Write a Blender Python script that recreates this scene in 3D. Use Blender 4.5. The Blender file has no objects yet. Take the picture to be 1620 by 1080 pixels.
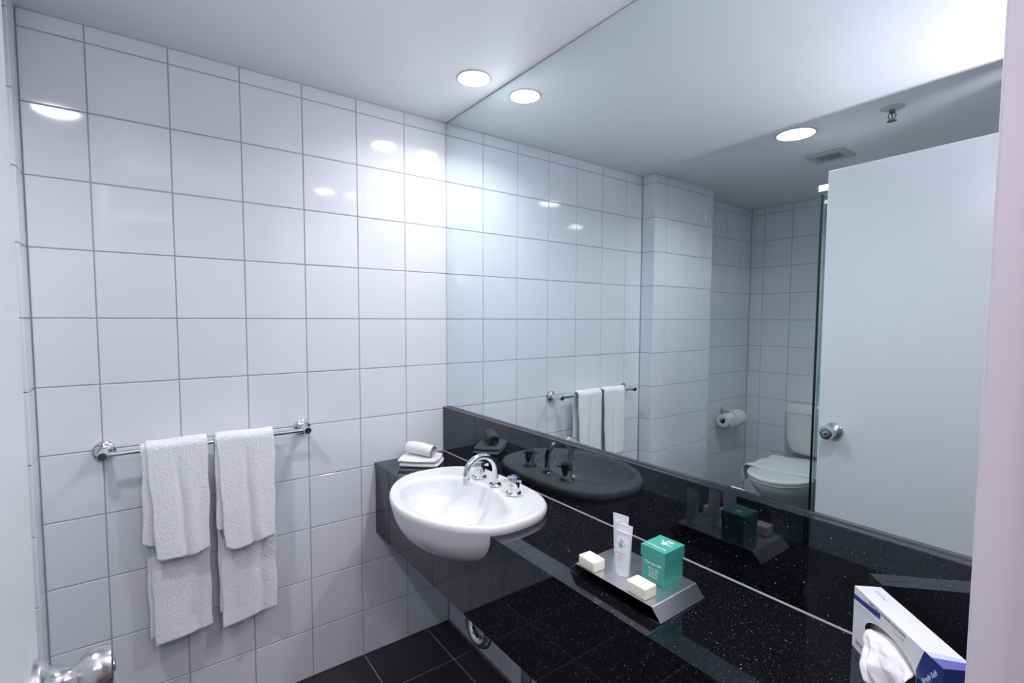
import bpy, bmesh, math, random
from mathutils import Vector, Matrix, Euler, noise
random.seed(7)
S = bpy.context.scene
C = S.collection
PI = math.pi

# ------------------------------------------------------------------ camera
cam_d = bpy.data.cameras.new('camera'); cam = bpy.data.objects.new('camera', cam_d); C.objects.link(cam)
S.camera = cam
F_PX, YAW, PITCH, ROLL = 771.25, 0.9383, -0.0595, 0.0031
cam_d.sensor_width = 36.0; cam_d.lens = 36.0 * F_PX / 1620
cam_d.shift_x = 10.46 / 1620; cam_d.shift_y = 9.86 / 1620
cam_d.clip_start = 0.02; cam_d.clip_end = 50
fw = Vector((-math.sin(YAW)*math.cos(PITCH), math.cos(YAW)*math.cos(PITCH), math.sin(PITCH)))
rt = Vector((math.cos(YAW), math.sin(YAW), 0)); up = rt.cross(fw)
rt, up = (math.cos(ROLL)*rt + math.sin(ROLL)*up), (-math.sin(ROLL)*rt + math.cos(ROLL)*up)
m = Matrix((rt, up, -fw)).transposed().to_4x4(); m.translation = (1.9075, -1.0729, 1.3909)
cam.matrix_world = m

# ------------------------------------------------------------------ world, exposure, main lights
w = bpy.data.worlds.new('world'); S.world = w; w.use_nodes = True
w.node_tree.nodes['Background'].inputs[0].default_value = (0.75, 0.78, 0.9, 1)
w.node_tree.nodes['Background'].inputs[1].default_value = 0.02
S.view_settings.view_transform = 'Standard'; S.view_settings.look = 'None'
S.view_settings.gamma = 1; S.view_settings.use_curve_mapping = False
S.view_settings.exposure = -0.08
DOWNLIGHT_W = 5.6
FLASH_W = 47.0
HALL_W = 15.0

# the photographer's flash, held above the camera in the doorway and turned up to bounce off the ceiling
fl = bpy.data.lights.new('bounce_flash', 'SPOT'); fo = bpy.data.objects.new('bounce_flash', fl); C.objects.link(fo)
fl.energy = FLASH_W; fl.color = (0.94, 0.875, 1.0); fl.shadow_soft_size = 0.028
fl.spot_size = math.radians(110); fl.spot_blend = 0.9
fo.location = (1.925, -1.128, 1.60)
fo.rotation_euler = Vector((-0.50, 0.22, 0.90)).to_track_quat('-Z', 'Y').to_euler()
# unseen hallway lamp behind the camera, added to light the door jamb
hl = bpy.data.lights.new('hall_fill_lamp', 'AREA'); ho = bpy.data.objects.new('hall_fill_lamp', hl); C.objects.link(ho)
hl.shape = 'DISK'; hl.size = 0.3; hl.energy = HALL_W; hl.color = (1.0, 0.90, 0.95)
ho.location = (2.75, -0.75, 2.39)

# ------------------------------------------------------------------ materials
def new_mat(name):
    mt = bpy.data.materials.new(name); mt.use_nodes = True
    return mt, mt.node_tree, mt.node_tree.nodes['Principled BSDF']
def mat(name, col, rough=0.5, metal=0.0, spec=0.5, bump=None, var=0.0, coat=0.0, sheen=0.0, emit=None, trans=0.0, ior=None):
    mt, nt, b = new_mat(name)
    b.inputs['Base Color'].default_value = (*col, 1); b.inputs['Roughness'].default_value = rough
    b.inputs['Metallic'].default_value = metal; b.inputs['Specular IOR Level'].default_value = spec
    b.inputs['Coat Weight'].default_value = coat; b.inputs['Sheen Weight'].default_value = sheen
    if ior: b.inputs['IOR'].default_value = ior
    if trans: b.inputs['Transmission Weight'].default_value = trans
    if emit:
        b.inputs['Emission Color'].default_value = (*emit[0], 1); b.inputs['Emission Strength'].default_value = emit[1]
    tc = nt.nodes.new('ShaderNodeTexCoord')
    if bump:
        sc, st, dist = bump
        n = nt.nodes.new('ShaderNodeTexNoise'); n.inputs['Scale'].default_value = sc; n.inputs['Detail'].default_value = 4
        bp = nt.nodes.new('ShaderNodeBump'); bp.inputs['Strength'].default_value = st; bp.inputs['Distance'].default_value = dist
        nt.links.new(tc.outputs['Object'], n.inputs['Vector']); nt.links.new(n.outputs['Fac'], bp.inputs['Height'])
        nt.links.new(bp.outputs['Normal'], b.inputs['Normal'])
    if var:
        n2 = nt.nodes.new('ShaderNodeTexNoise'); n2.inputs['Scale'].default_value = 6; n2.inputs['Detail'].default_value = 3
        nt.links.new(tc.outputs['Object'], n2.inputs['Vector'])
        mp = nt.nodes.new('ShaderNodeMapRange'); mp.inputs['To Min'].default_value = 1 - var; mp.inputs['To Max'].default_value = 1 + var
        nt.links.new(n2.outputs['Fac'], mp.inputs['Value'])
        mx = nt.nodes.new('ShaderNodeVectorMath'); mx.operation = 'SCALE'; mx.inputs[0].default_value = col
        nt.links.new(mp.outputs['Result'], mx.inputs['Scale']); nt.links.new(mx.outputs['Vector'], b.inputs['Base Color'])
    return mt
def tile_mat(name, col, rough, var, bump):
    mt, nt, b = new_mat(name)
    b.inputs['Roughness'].default_value = rough
    oi = nt.nodes.new('ShaderNodeObjectInfo'); mp = nt.nodes.new('ShaderNodeMapRange')
    mp.inputs['To Min'].default_value = 1 - var; mp.inputs['To Max'].default_value = 1 + var
    nt.links.new(oi.outputs['Random'], mp.inputs['Value'])
    mx = nt.nodes.new('ShaderNodeVectorMath'); mx.operation = 'SCALE'; mx.inputs[0].default_value = col
    nt.links.new(mp.outputs['Result'], mx.inputs['Scale']); nt.links.new(mx.outputs['Vector'], b.inputs['Base Color'])
    tc = nt.nodes.new('ShaderNodeTexCoord'); n = nt.nodes.new('ShaderNodeTexNoise')
    n.inputs['Scale'].default_value = bump[0]; n.inputs['Detail'].default_value = 2
    bp = nt.nodes.new('ShaderNodeBump'); bp.inputs['Strength'].default_value = bump[1]; bp.inputs['Distance'].default_value = bump[2]
    nt.links.new(tc.outputs['Object'], n.inputs['Vector']); nt.links.new(n.outputs['Fac'], bp.inputs['Height'])
    nt.links.new(bp.outputs['Normal'], b.inputs['Normal'])
    return mt
def granite(name):
    mt, nt, b = new_mat(name)
    b.inputs['Roughness'].default_value = 0.03; b.inputs['Specular Tint'].default_value = (0.82, 0.90, 1.0, 1); b.inputs['Specular IOR Level'].default_value = 0.85
    tc = nt.nodes.new('ShaderNodeTexCoord')
    base = None
    def layer(scale, thr, dist, colr):
        v = nt.nodes.new('ShaderNodeTexVoronoi'); v.inputs['Scale'].default_value = scale
        nt.links.new(tc.outputs['Object'], v.inputs['Vector'])
        lt = nt.nodes.new('ShaderNodeMath'); lt.operation = 'LESS_THAN'; lt.inputs[1].default_value = dist
        nt.links.new(v.outputs['Distance'], lt.inputs[0])
        sp = nt.nodes.new('ShaderNodeSeparateColor'); nt.links.new(v.outputs['Color'], sp.inputs[0])
        gt = nt.nodes.new('ShaderNodeMath'); gt.operation = 'GREATER_THAN'; gt.inputs[1].default_value = thr
        nt.links.new(sp.outputs[0], gt.inputs[0])
        mu = nt.nodes.new('ShaderNodeMath'); mu.operation = 'MULTIPLY'
        nt.links.new(lt.outputs[0], mu.inputs[0]); nt.links.new(gt.outputs[0], mu.inputs[1])
        m2 = nt.nodes.new('ShaderNodeMath'); m2.operation = 'MULTIPLY'
        nt.links.new(mu.outputs[0], m2.inputs[0]); nt.links.new(sp.outputs[1], m2.inputs[1])
        return m2.outputs[0], colr
    prev = None
    for args in ((600, 0.80, 0.26, (0.16, 0.16, 0.15)), (330, 0.90, 0.20, (0.50, 0.46, 0.38)), (200, 0.965, 0.18, (0.9, 0.88, 0.82))):
        fac, colr = layer(*args)
        mx = nt.nodes.new('ShaderNodeMix'); mx.data_type = 'RGBA'
        nt.links.new(fac, mx.inputs['Factor'])
        if prev is None: mx.inputs['A'].default_value = (0.0045, 0.005, 0.0065, 1)
        else: nt.links.new(prev, mx.inputs['A'])
        mx.inputs['B'].default_value = (*colr, 1)
        prev = mx.outputs['Result']
    nt.links.new(prev, b.inputs['Base Color'])
    return mt
def terry(name, col):
    mt, nt, b = new_mat(name)
    b.inputs['Base Color'].default_value = (*col, 1); b.inputs['Roughness'].default_value = 0.95
    b.inputs['Sheen Weight'].default_value = 0.35; b.inputs['Specular IOR Level'].default_value = 0.1
    tc = nt.nodes.new('ShaderNodeTexCoord')
    v = nt.nodes.new('ShaderNodeTexVoronoi'); v.inputs['Scale'].default_value = 760
    n = nt.nodes.new('ShaderNodeTexNoise'); n.inputs['Scale'].default_value = 620; n.inputs['Detail'].default_value = 3
    ad = nt.nodes.new('ShaderNodeMath'); ad.operation = 'ADD'
    bp = nt.nodes.new('ShaderNodeBump'); bp.inputs['Strength'].default_value = 0.5; bp.inputs['Distance'].default_value = 0.0030
    nt.links.new(tc.outputs['Object'], v.inputs['Vector']); nt.links.new(tc.outputs['Object'], n.inputs['Vector'])
    nt.links.new(v.outputs['Distance'], ad.inputs[0]); nt.links.new(n.outputs['Fac'], ad.inputs[1])
    nt.links.new(ad.outputs[0], bp.inputs['Height']); nt.links.new(bp.outputs['Normal'], b.inputs['Normal'])
    return mt

M = {}
M['tile'] = tile_mat('white_glazed_tile', (0.79, 0.80, 0.87), 0.07, 0.012, (5, 0.12, 0.004))
M['grout'] = mat('grey_grout', (0.40, 0.41, 0.46), 0.85, bump=(300, 0.3, 0.001))
M['ftile'] = tile_mat('charcoal_floor_tile', (0.018, 0.022, 0.026), 0.34, 0.15, (40, 0.12, 0.001))
M['fgrout'] = mat('floor_grout', (0.30, 0.31, 0.30), 0.85, bump=(300, 0.3, 0.001))
M['ceiling'] = mat('ceiling_paint', (0.87, 0.87, 0.90), 0.45, bump=(30, 0.02, 0.002))
M['paint'] = mat('white_paint', (0.80, 0.79, 0.82), 0.42, bump=(60, 0.03, 0.001))
M['doorpaint'] = mat('door_paint', (0.86, 0.86, 0.90), 0.30, bump=(25, 0.03, 0.001))
M['jamb'] = mat('jamb_paint', (0.78, 0.74, 0.79), 0.35, bump=(25, 0.03, 0.001))
M['granite'] = granite('black_galaxy_granite')
M['silicone'] = mat('grey_silicone', (0.30, 0.31, 0.34), 0.4)
M['ceramic'] = mat('white_ceramic', (0.80, 0.80, 0.83), 0.06, spec=0.5, coat=0.2)
M['ceramic2'] = mat('toilet_ceramic', (0.80, 0.81, 0.80), 0.10)
M['plastic'] = mat('white_plastic', (0.80, 0.81, 0.80), 0.25)
M['chrome'] = mat('chrome', (0.78, 0.79, 0.80), 0.06, metal=1)
M['chromedark'] = mat('chrome_cap', (0.16, 0.18, 0.18), 0.12, metal=1)
M['satin'] = mat('satin_steel', (0.60, 0.61, 0.62), 0.22, metal=1)
M['steel'] = mat('brushed_steel', (0.66, 0.66, 0.70), 0.34, metal=1, bump=(120, 0.05, 0.0005))
M['mirror'] = mat('mirror_silver', (0.785, 0.87, 0.87), 0.0, metal=1)
M['mirredge'] = mat('mirror_edge', (0.10, 0.13, 0.13), 0.2)
M['terry'] = terry('white_terry', (0.95, 0.95, 0.985))
M['soap'] = mat('ivory_soap', (0.90, 0.87, 0.74), 0.40)
M['tube'] = mat('white_tube', (0.82, 0.81, 0.86), 0.25)
M['green'] = mat('green_card', (0.065, 0.37, 0.30), 0.35, var=0.05)
M['greenprint'] = mat('green_print', (0.13, 0.42, 0.32), 0.5)
M['white'] = mat('white_print', (0.85, 0.85, 0.86), 0.5)
M['greyprint'] = mat('grey_print', (0.18, 0.18, 0.22), 0.5)
M['palegrey'] = mat('pale_grey_print', (0.52, 0.52, 0.58), 0.5)
M['card'] = mat('white_card', (0.82, 0.81, 0.86), 0.42)
M['blue'] = mat('blue_card', (0.012, 0.03, 0.19), 0.25)
M['bluemid'] = mat('mid_blue_card', (0.14, 0.14, 0.42), 0.3)
M['bluedeep'] = mat('deep_blue_print', (0.045, 0.05, 0.27), 0.35)
M['lavender'] = mat('lavender_card', (0.60, 0.60, 0.85), 0.4)
M['cardin'] = mat('carton_inside', (0.45, 0.42, 0.40), 0.8)
M['tissue'] = mat('tissue_paper', (0.88, 0.87, 0.89), 0.9, spec=0.1, bump=(90, 0.15, 0.001))
M['bluedot'] = mat('blue_dot', (0.10, 0.25, 0.65), 0.4)
M['lens'] = mat('lamp_lens', (1, 1, 0.95), 0.3, emit=((1.0, 0.985, 0.93), 40.0))
M['dark'] = mat('dark_gap', (0.02, 0.02, 0.02), 0.8)
M['black'] = mat('black_seal', (0.004, 0.006, 0.006), 0.4)
M['ventgrey'] = mat('vent_slat', (0.42, 0.44, 0.44), 0.5)
M['alu'] = mat('white_aluminium', (0.50, 0.53, 0.54), 0.35)
M['paper'] = mat('toilet_paper', (0.84, 0.84, 0.84), 0.95, spec=0.1, bump=(200, 0.2, 0.001))
M['core'] = mat('cardboard_core', (0.10, 0.10, 0.10), 0.9)
M['carpet'] = mat('hall_carpet', (0.20, 0.17, 0.16), 0.95, bump=(400, 0.6, 0.004))
M['brass'] = mat('bronze_frame', (0.20, 0.20, 0.19), 0.3, metal=1)
def glass_mat():
    mt, nt, b = new_mat('shower_glass')
    b.inputs['Base Color'].default_value = (0.74, 0.88, 0.85, 1); b.inputs['Roughness'].default_value = 0.0
    b.inputs['Transmission Weight'].default_value = 1.0; b.inputs['IOR'].default_value = 1.45
    return mt
M['glass'] = glass_mat()

# ------------------------------------------------------------------ helpers
ORG = {}
def link(o, parent=None):
    C.objects.link(o)
    if parent is not None: o.parent = parent
    return o
def props(o, label=None, cat=None, group=None, kind=None):
    if label: o['label'] = label
    if cat: o['category'] = cat
    if group: o['group'] = group
    if kind: o['kind'] = kind
    return o
def thing(name, label, cat, loc=(0, 0, 0), rotz=0.0, group=None, kind=None):
    o = bpy.data.objects.new(name, None); o.empty_display_size = 0.05
    link(o); o.location = loc; o.rotation_euler = (0, 0, rotz)
    ORG[o] = Matrix.Translation(loc) @ Matrix.Rotation(rotz, 4, 'Z')
    return props(o, label, cat, group, kind)
def obj(name, bm, mt, parent=None, local=False, smooth=True, angle=35):
    """link a bmesh as one object; world-space geometry is moved into the parent's frame unless local"""
    if parent is not None and not local: bm.transform(ORG[parent].inverted())
    bmesh.ops.recalc_face_normals(bm, faces=bm.faces)
    me = bpy.data.meshes.new(name); bm.to_mesh(me); bm.free()
    me.materials.append(M[mt] if isinstance(mt, str) else mt)
    if smooth:
        me.polygons.foreach_set('use_smooth', [True]*len(me.polygons)); me.set_sharp_from_angle(angle=math.radians(angle))
    o = bpy.data.objects.new(name, me); link(o, parent)
    if parent is not None: ORG[o] = ORG[parent]
    else: ORG[o] = Matrix.Identity(4)
    return o
def B(): return bmesh.new()
def box(bm, lo, hi, bev=0.0, seg=2):
    r = bmesh.ops.create_cube(bm, size=1.0)
    vs = r['verts']
    for v in vs: v.co = Vector([lo[i] + (hi[i]-lo[i])*(v.co[i]+0.5) for i in range(3)])
    if bev:
        es = list({e for v in vs for e in v.link_edges})
        bmesh.ops.bevel(bm, geom=es, offset=bev, segments=seg, affect='EDGES', profile=0.5)
    return bm
def frame_of(axis):
    a = Vector(axis).normalized(); t = Vector((0, 0, 1)) if abs(a.z) < 0.9 else Vector((1, 0, 0))
    u = t.cross(a).normalized(); v = a.cross(u)
    return a, u, v
def lathe(bm, origin, axis, prof, n=32):
    """prof: (distance along axis, radius) pairs"""
    a, u, v = frame_of(axis); o = Vector(origin); rings = []
    for d, r in prof:
        if r < 1e-6: rings.append([bm.verts.new(o + a*d)])
        else: rings.append([bm.verts.new(o + a*d + (u*math.cos(2*PI*i/n) + v*math.sin(2*PI*i/n))*r) for i in range(n)])
    for p, q in zip(rings, rings[1:]):
        for i in range(n):
            j = (i+1) % n
            if len(p) == 1 and len(q) == 1: continue
            if len(p) == 1: bm.faces.new((p[0], q[i], q[j]))
            elif len(q) == 1: bm.faces.new((p[i], p[j], q[0]))
            else: bm.faces.new((p[i], p[j], q[j], q[i]))
    for rg in (rings[0], rings[-1]):
        if len(rg) > 2: bm.faces.new(rg)
    return bm
def tube(bm, pts, r, n=16, cap=True):
    pts = [Vector(p) for p in pts]; rings = []
    d0 = (pts[1]-pts[0]).normalized(); _, u, v = frame_of(d0)
    for i, p in enumerate(pts):
        d = (pts[min(i+1, len(pts)-1)] - pts[max(i-1, 0)]).normalized()
        u = (u - d*u.dot(d)).normalized(); v = d.cross(u)
        rr = r[i] if isinstance(r, (list, tuple)) else r
        rings.append([bm.verts.new(p + (u*math.cos(2*PI*k/n) + v*math.sin(2*PI*k/n))*rr) for k in range(n)])
    for p, q in zip(rings, rings[1:]):
        for k in range(n): bm.faces.new((p[k], p[(k+1) % n], q[(k+1) % n], q[k]))
    if cap: bm.faces.new(rings[0]); bm.faces.new(rings[-1])
    return bm
def prism(bm, poly, base, du, dv, dn):
    """extrude a 2-D polygon (u, v) along dn from base"""
    base, du, dv, dn = map(Vector, (base, du, dv, dn))
    a = [bm.verts.new(base + du*p[0] + dv*p[1]) for p in poly]
    b = [bm.verts.new(base + du*p[0] + dv*p[1] + dn) for p in poly]
    n = len(poly)
    fs = [bm.faces.new(a), bm.faces.new(list(reversed(b)))]
    for i in range(n): bm.faces.new((a[i], b[i], b[(i+1) % n], a[(i+1) % n]))
    bmesh.ops.triangulate(bm, faces=fs)
    return bm
def rings_mesh(bm, rings, cap0=True, cap1=True):
    vr = [[bm.verts.new(p) for p in r] for r in rings]
    n = len(vr[0])
    for p, q in zip(vr, vr[1:]):
        for i in range(n): bm.faces.new((p[i], p[(i+1) % n], q[(i+1) % n], q[i]))
    if cap0: bm.faces.new(vr[0])
    if cap1: bm.faces.new(vr[-1])
    return bm
FONT = None
def text(name, s, size, parent, origin, right, upv, mt, spacing=1.0, bold=0.0, shear=0.0, align='CENTER', thick=0.00012):
    """flat printed lettering as a thin mesh; origin/right/up in the parent's local frame"""
    cu = bpy.data.curves.new('t', 'FONT'); cu.body = s; cu.size = size; cu.align_x = align; cu.align_y = 'CENTER'
    cu.extrude = thick; cu.offset = bold; cu.space_character = spacing; cu.shear = shear; cu.resolution_u = 3
    to = bpy.data.objects.new('t', cu); C.objects.link(to)
    dg = bpy.context.evaluated_depsgraph_get(); dg.update()
    me = bpy.data.meshes.new_from_object(to.evaluated_get(dg))
    C.objects.unlink(to); bpy.data.objects.remove(to)
    r = Vector(right).normalized(); u = Vector(upv).normalized(); nrm = r.cross(u)
    mm = Matrix((r, u, nrm)).transposed().to_4x4(); mm.translation = Vector(origin)
    me.transform(mm); me.name = name
    me.materials.clear(); me.materials.append(M[mt])
    o = bpy.data.objects.new(name, me); link(o, parent); return o
def flat_poly(bm, poly, origin, right, upv, thick=0.0002):
    r = Vector(right).normalized(); u = Vector(upv).normalized(); n = r.cross(u)
    prism(bm, poly, Vector(origin) - n*thick*0.5, r, u, n*thick)
def hand_print(bm, origin, right, upv, s):
    def ell(cx, cy, rx, ry, ang, n=12):
        c, si = math.cos(ang), math.sin(ang)
        return [((cx + rx*math.cos(2*PI*i/n)*c - ry*math.sin(2*PI*i/n)*si)*s, (cy + rx*math.cos(2*PI*i/n)*si + ry*math.sin(2*PI*i/n)*c)*s) for i in range(n)]
    palm = [(-.34, .10), (-.22, .22), (0, .26), (.22, .20), (.33, .02), (.20, -.22), (.02, -.42), (-.10, -.40), (-.26, -.18)]
    flat_poly(bm, [(x*s, y*s) for x, y in palm], origin, right, upv)
    for cx, cy, rx, ry, a in ((-.52, .18, .06, .24, .75), (-.24, .58, .065, .30, .18), (.02, .68, .065, .32, -.04), (.28, .56, .065, .30, -.30), (.60, .05, .06, .26, -1.0)):
        flat_poly(bm, ell(cx, cy, rx, ry, a), origin, right, upv)

# tiles ---------------------------------------------------------------
TM = {}
def tile_mesh(wd, ht, mt, dep, bev):
    k = (round(wd, 4), round(ht, 4), mt, dep)
    if k in TM: return TM[k]
    bm = B(); x, y, b = wd/2, ht/2, bev
    lv = [[bm.verts.new((sx*(x-i), d, sy*(y-i))) for sx, sy in ((-1, -1), (1, -1), (1, 1), (-1, 1))] for d, i in ((0, 0), (dep-b, 0), (dep, b))]
    for p, q in zip(lv, lv[1:]):
        for i in range(4): bm.faces.new((p[i], p[(i+1) % 4], q[(i+1) % 4], q[i]))
    bm.faces.new(lv[2])
    bmesh.ops.recalc_face_normals(bm, faces=bm.faces)
    # normals must point outwards (+y for the face)
    bm.normal_update()
    if lv[2][0].link_faces and any(f.normal.y < -0.5 for f in bm.faces): bmesh.ops.reverse_faces(bm, faces=bm.faces)
    me = bpy.data.meshes.new('tile'); bm.to_mesh(me); bm.free(); me.materials.append(M[mt])
    TM[k] = me; return me
def tile_face(parent, origin, udir, vdir, ndir, us, vs, mt='tile', gap=0.0034, dep=0.004, bev=0.0012, tilt=0.0016, skip=None):
    """tiles between the grid lines us x vs; outer faces lie on origin plane, grout plane is behind"""
    o, u, v, n = Vector(origin), Vector(udir), Vector(vdir), Vector(ndir)
    R = Matrix((u, n, v)).transposed()
    for i in range(len(us)-1):
        for j in range(len(vs)-1):
            u0, u1, v0, v1 = us[i], us[i+1], vs[j], vs[j+1]
            if u1-u0 < 0.012 or v1-v0 < 0.012: continue
            if skip and skip((u0+u1)/2, (v0+v1)/2): continue
            me = tile_mesh(u1-u0-gap, v1-v0-gap, mt, dep, bev)
            t = bpy.data.objects.new('tile', me); C.objects.link(t); t.parent = parent
            c = o + u*(u0+u1)/2 + v*(v0+v1)/2 - n*(dep + random.uniform(0, 0.0003))
            rr = R.to_4x4() @ Euler((random.uniform(-tilt, tilt), 0, random.uniform(-tilt, tilt))).to_matrix().to_4x4()
            rr.translation = ORG[parent].inverted() @ c
            t.matrix_local = rr
def struct(name, bm, mt, label, cat):
    o = obj(name, bm, mt, smooth=False); props(o, label, cat, kind='structure'); return o

# ------------------------------------------------------------------ room shell
ZC = 2.238                                   # ceiling
R0 = 2.188; ROWS = sorted([0.0] + [R0 - 0.2*k for k in range(11)] + [ZC])
XE = 1.80; YB = -2.742; XA = -0.06; XP = 0.0955; YP0 = -1.339; YP1 = -1.943
GR = 0.0022                                  # grout lies this far behind the tile faces

wl = struct('wall_left', box(B(), (-0.2, YP0-0.05, 0), (-GR, 0.1, ZC)), 'grout', 'white square-tiled wall on the left with towel rail', 'wall')
tile_face(wl, (0, 0, 0), (0, -1, 0), (0, 0, 1), (1, 0, 0), [-0.004] + [0.196+0.2*k for k in range(6)] + [-YP0], ROWS)
bm = B(); box(bm, (-0.2, YP1, 0), (XP-GR, YP0-GR, ZC))
wp = struct('wall_pier', bm, 'grout', 'narrow white-tiled pier jutting out beside the left wall', 'wall')
tile_face(wp, (0, YP0, 0), (1, 0, 0), (0, 0, 1), (0, 1, 0), [0.001, XP], ROWS)
tile_face(wp, (XP, YP0, 0), (0, -1, 0), (0, 0, 1), (1, 0, 0), [0, 0.114, 0.314, 0.514, -(YP1-YP0)], ROWS)
bm = B(); box(bm, (-0.26, YB-0.1, 0), (XA-GR, YP1-0.001, ZC))
wa = struct('wall_alcove', bm, 'grout', 'white-tiled side wall of the toilet alcove seen in mirror', 'wall')
tile_face(wa, (XA, YP1, 0), (0, -1, 0), (0, 0, 1), (1, 0, 0), [0.0, 0.045, 0.245, 0.445, 0.645, -(YB-YP1)], ROWS)
bm = B(); box(bm, (XA-0.002, YB-0.12, 0), (XE+0.11, YB-GR, ZC))
wr = struct('wall_rear', bm, 'grout', 'white-tiled rear wall behind the toilet', 'wall')
tile_face(wr, (0, YB, 0), (1, 0, 0), (0, 0, 1), (0, 1, 0), [XA] + [0.04+0.2*k for k in range(9)] + [XE], ROWS)
bm = B(); box(bm, (-0.2, 0.006+GR, 0), (XE+0.12, 0.12, ZC))
wm = struct('wall_mirror', bm, 'grout', 'white-tiled wall behind the mirror and under the vanity', 'wall')
tile_face(wm, (0, 0.006, 0), (1, 0, 0), (0, 0, 1), (0, -1, 0), [0.0] + [0.013+0.2*k for k in range(9)] + [XE], ROWS[:5])
# right-hand wall with the doorway
YS, YH, ZH = -0.378, -1.192, 2.01            # strike jamb, hinge jamb, head
bm = B(); box(bm, (XE+GR, YS+0.012, 0), (XE+0.11, 0.006, ZC)); box(bm, (XE+GR, YB, 0), (XE+0.11, YH-0.012, ZC)); box(bm, (XE+GR, YH-0.012, ZH+0.012), (XE+0.11, YS+0.012, ZC))
we = struct('wall_right', bm, 'grout', 'white-tiled wall holding the doorway', 'wall')
tile_face(we, (XE, 0, 0), (0, -1, 0), (0, 0, 1), (-1, 0, 0), [0.0, 0.17, -YS-0.012], ROWS, skip=lambda u, v: u < 0.35 and 0.4 < v < 1.0)
tile_face(we, (XE, YH-0.012, 0), (0, -1, 0), (0, 0, 1), (-1, 0, 0), [0.2*k for k in range(8)] + [-(YB-YH)-0.012], ROWS)
tile_face(we, (XE, YH-0.012, 0), (0, 1, 0), (0, 0, 1), (-1, 0, 0), [0.2*k for k in range(5)], [ZH+0.012, R0, ZC])

bm = B(); box(bm, (-0.2, YB-0.1, -0.1), (XE+0.11, 0.12, -0.003))
fl_ = struct('floor', bm, 'fgrout', 'dark charcoal tiled bathroom floor with pale grout', 'floor')
tile_face(fl_, (0, 0, 0), (1, 0, 0), (0, -1, 0), (0, 0, 1), [XA, 0.238] + [0.238+0.29*k for k in range(1, 6)] + [XE], [0.0] + [0.105+0.288*k for k in range(10)] + [-YB], mt='ftile', gap=0.005, dep=0.006, bev=0.001, tilt=0.0006,
          skip=lambda u, v: u < 0.0 and v < 1.9)
cl = struct('ceiling', box(B(), (-0.26, YB-0.1, ZC), (XE+0.11, 0.12, ZC+0.1)), 'ceiling', 'smooth painted white bathroom ceiling', 'ceiling')

# hallway behind the camera
struct('floor_hall', box(B(), (XE+0.11, -2.6, -0.1), (3.9, 1.2, 0.0)), 'carpet', 'carpeted floor of the hallway outside the bathroom', 'floor')
struct('ceiling_hall', box(B(), (XE+0.11, -2.6, 2.40), (3.9, 1.2, 2.5)), 'paint', 'painted ceiling of the hallway outside the bathroom', 'ceiling')
struct('wall_hall', box(B(), (3.9, -2.6, 0), (4.0, 1.2, 2.5)), 'paint', 'painted end wall of the hallway outside the bathroom', 'wall')
bm = B(); box(bm, (XE+0.11, YS+0.012, 0), (XE+0.125, 1.2, 2.5)); box(bm, (XE+0.11, -2.6, 0), (XE+0.125, YH-0.012, 2.5)); box(bm, (XE+0.11, YH-0.012, ZH+0.012), (XE+0.125, YS+0.012, 2.5))
struct('wall_hall_doorway', bm, 'paint', 'hallway side of the wall around the bathroom doorway', 'wall')
struct('wall_hall_left', box(B(), (XE+0.11, -2.7, 0), (3.9, -2.6, 2.5)), 'paint', 'painted side wall of the hallway south of the doorway', 'wall')
struct('wall_hall_right', box(B(), (XE+0.11, 1.2, 0), (3.9, 1.3, 2.5)), 'paint', 'painted side wall of the hallway north of the doorway', 'wall')

# door frame
df = thing('trim_1', 'white painted door frame at the right edge of view', 'door frame', (XE, YS, 0), kind='structure')
obj('jamb', box(B(), (XE-0.005, YS, 0), (XE+0.13, YS+0.012, ZH), 0.003, 2), 'jamb', df, smooth=False)
obj('jamb', box(B(), (XE-0.005, YH-0.012, 0), (XE+0.13, YH, ZH), 0.003, 2), 'jamb', df, smooth=False)
obj('head', box(B(), (XE-0.005, YH-0.012, ZH), (XE+0.13, YS+0.012, ZH+0.012), 0.003, 2), 'jamb', df, smooth=False)
obj('door_stop', box(B(), (XE+0.045, YS-0.011, 0), (XE+0.085, YS, ZH), 0.003, 2), 'jamb', df, smooth=False)

# door, swung inwards past square, hinged on the left jamb
dr = thing('door_1', 'plain white door swung open beside the camera', 'door', (XE-0.030, -1.161, 0), math.radians(3.4), kind='structure')
DW = 0.728
obj('leaf', box(B(), (-DW, -0.036, 0.012), (0, 0, 2.0), 0.002, 1), 'doorpaint', dr, local=True, smooth=False)
def door_knob(sign, y0):
    kx, kz = -DW+0.062, 0.932
    pr = [(d*1.22, r) for d, r in [(0, 0.036), (0.004, 0.036), (0.008, 0.033), (0.012, 0.024), (0.018, 0.017), (0.028, 0.0145), (0.034, 0.017), (0.040, 0.0255), (0.047, 0.0285), (0.055, 0.0275), (0.061, 0.0245), (0.0625, 0.021), (0.0625, 0.015), (0.0610, 0.0135), (0.0610, 0.0)]]
    k = obj('knob', lathe(B(), (kx, y0, kz), (0, sign, 0), pr, 40), 'satin', dr, local=True)
    bm = lathe(B(), (kx, y0, kz), (0, sign, 0), [(0.074, 0.0085), (0.0775, 0.0085), (0.0785, 0.007), (0.0785, 0)], 20)
    obj('snib', bm, 'satin', k, local=True)
door_knob(1, 0.0); door_knob(-1, -0.036)
for z in (0.25, 1.0, 1.75):
    obj('hinge', lathe(B(), (0.0075, -0.006, z), (0, 0, 1), [(0, 0.005), (0.09, 0.005)], 12), 'satin', dr, local=True)

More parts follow.
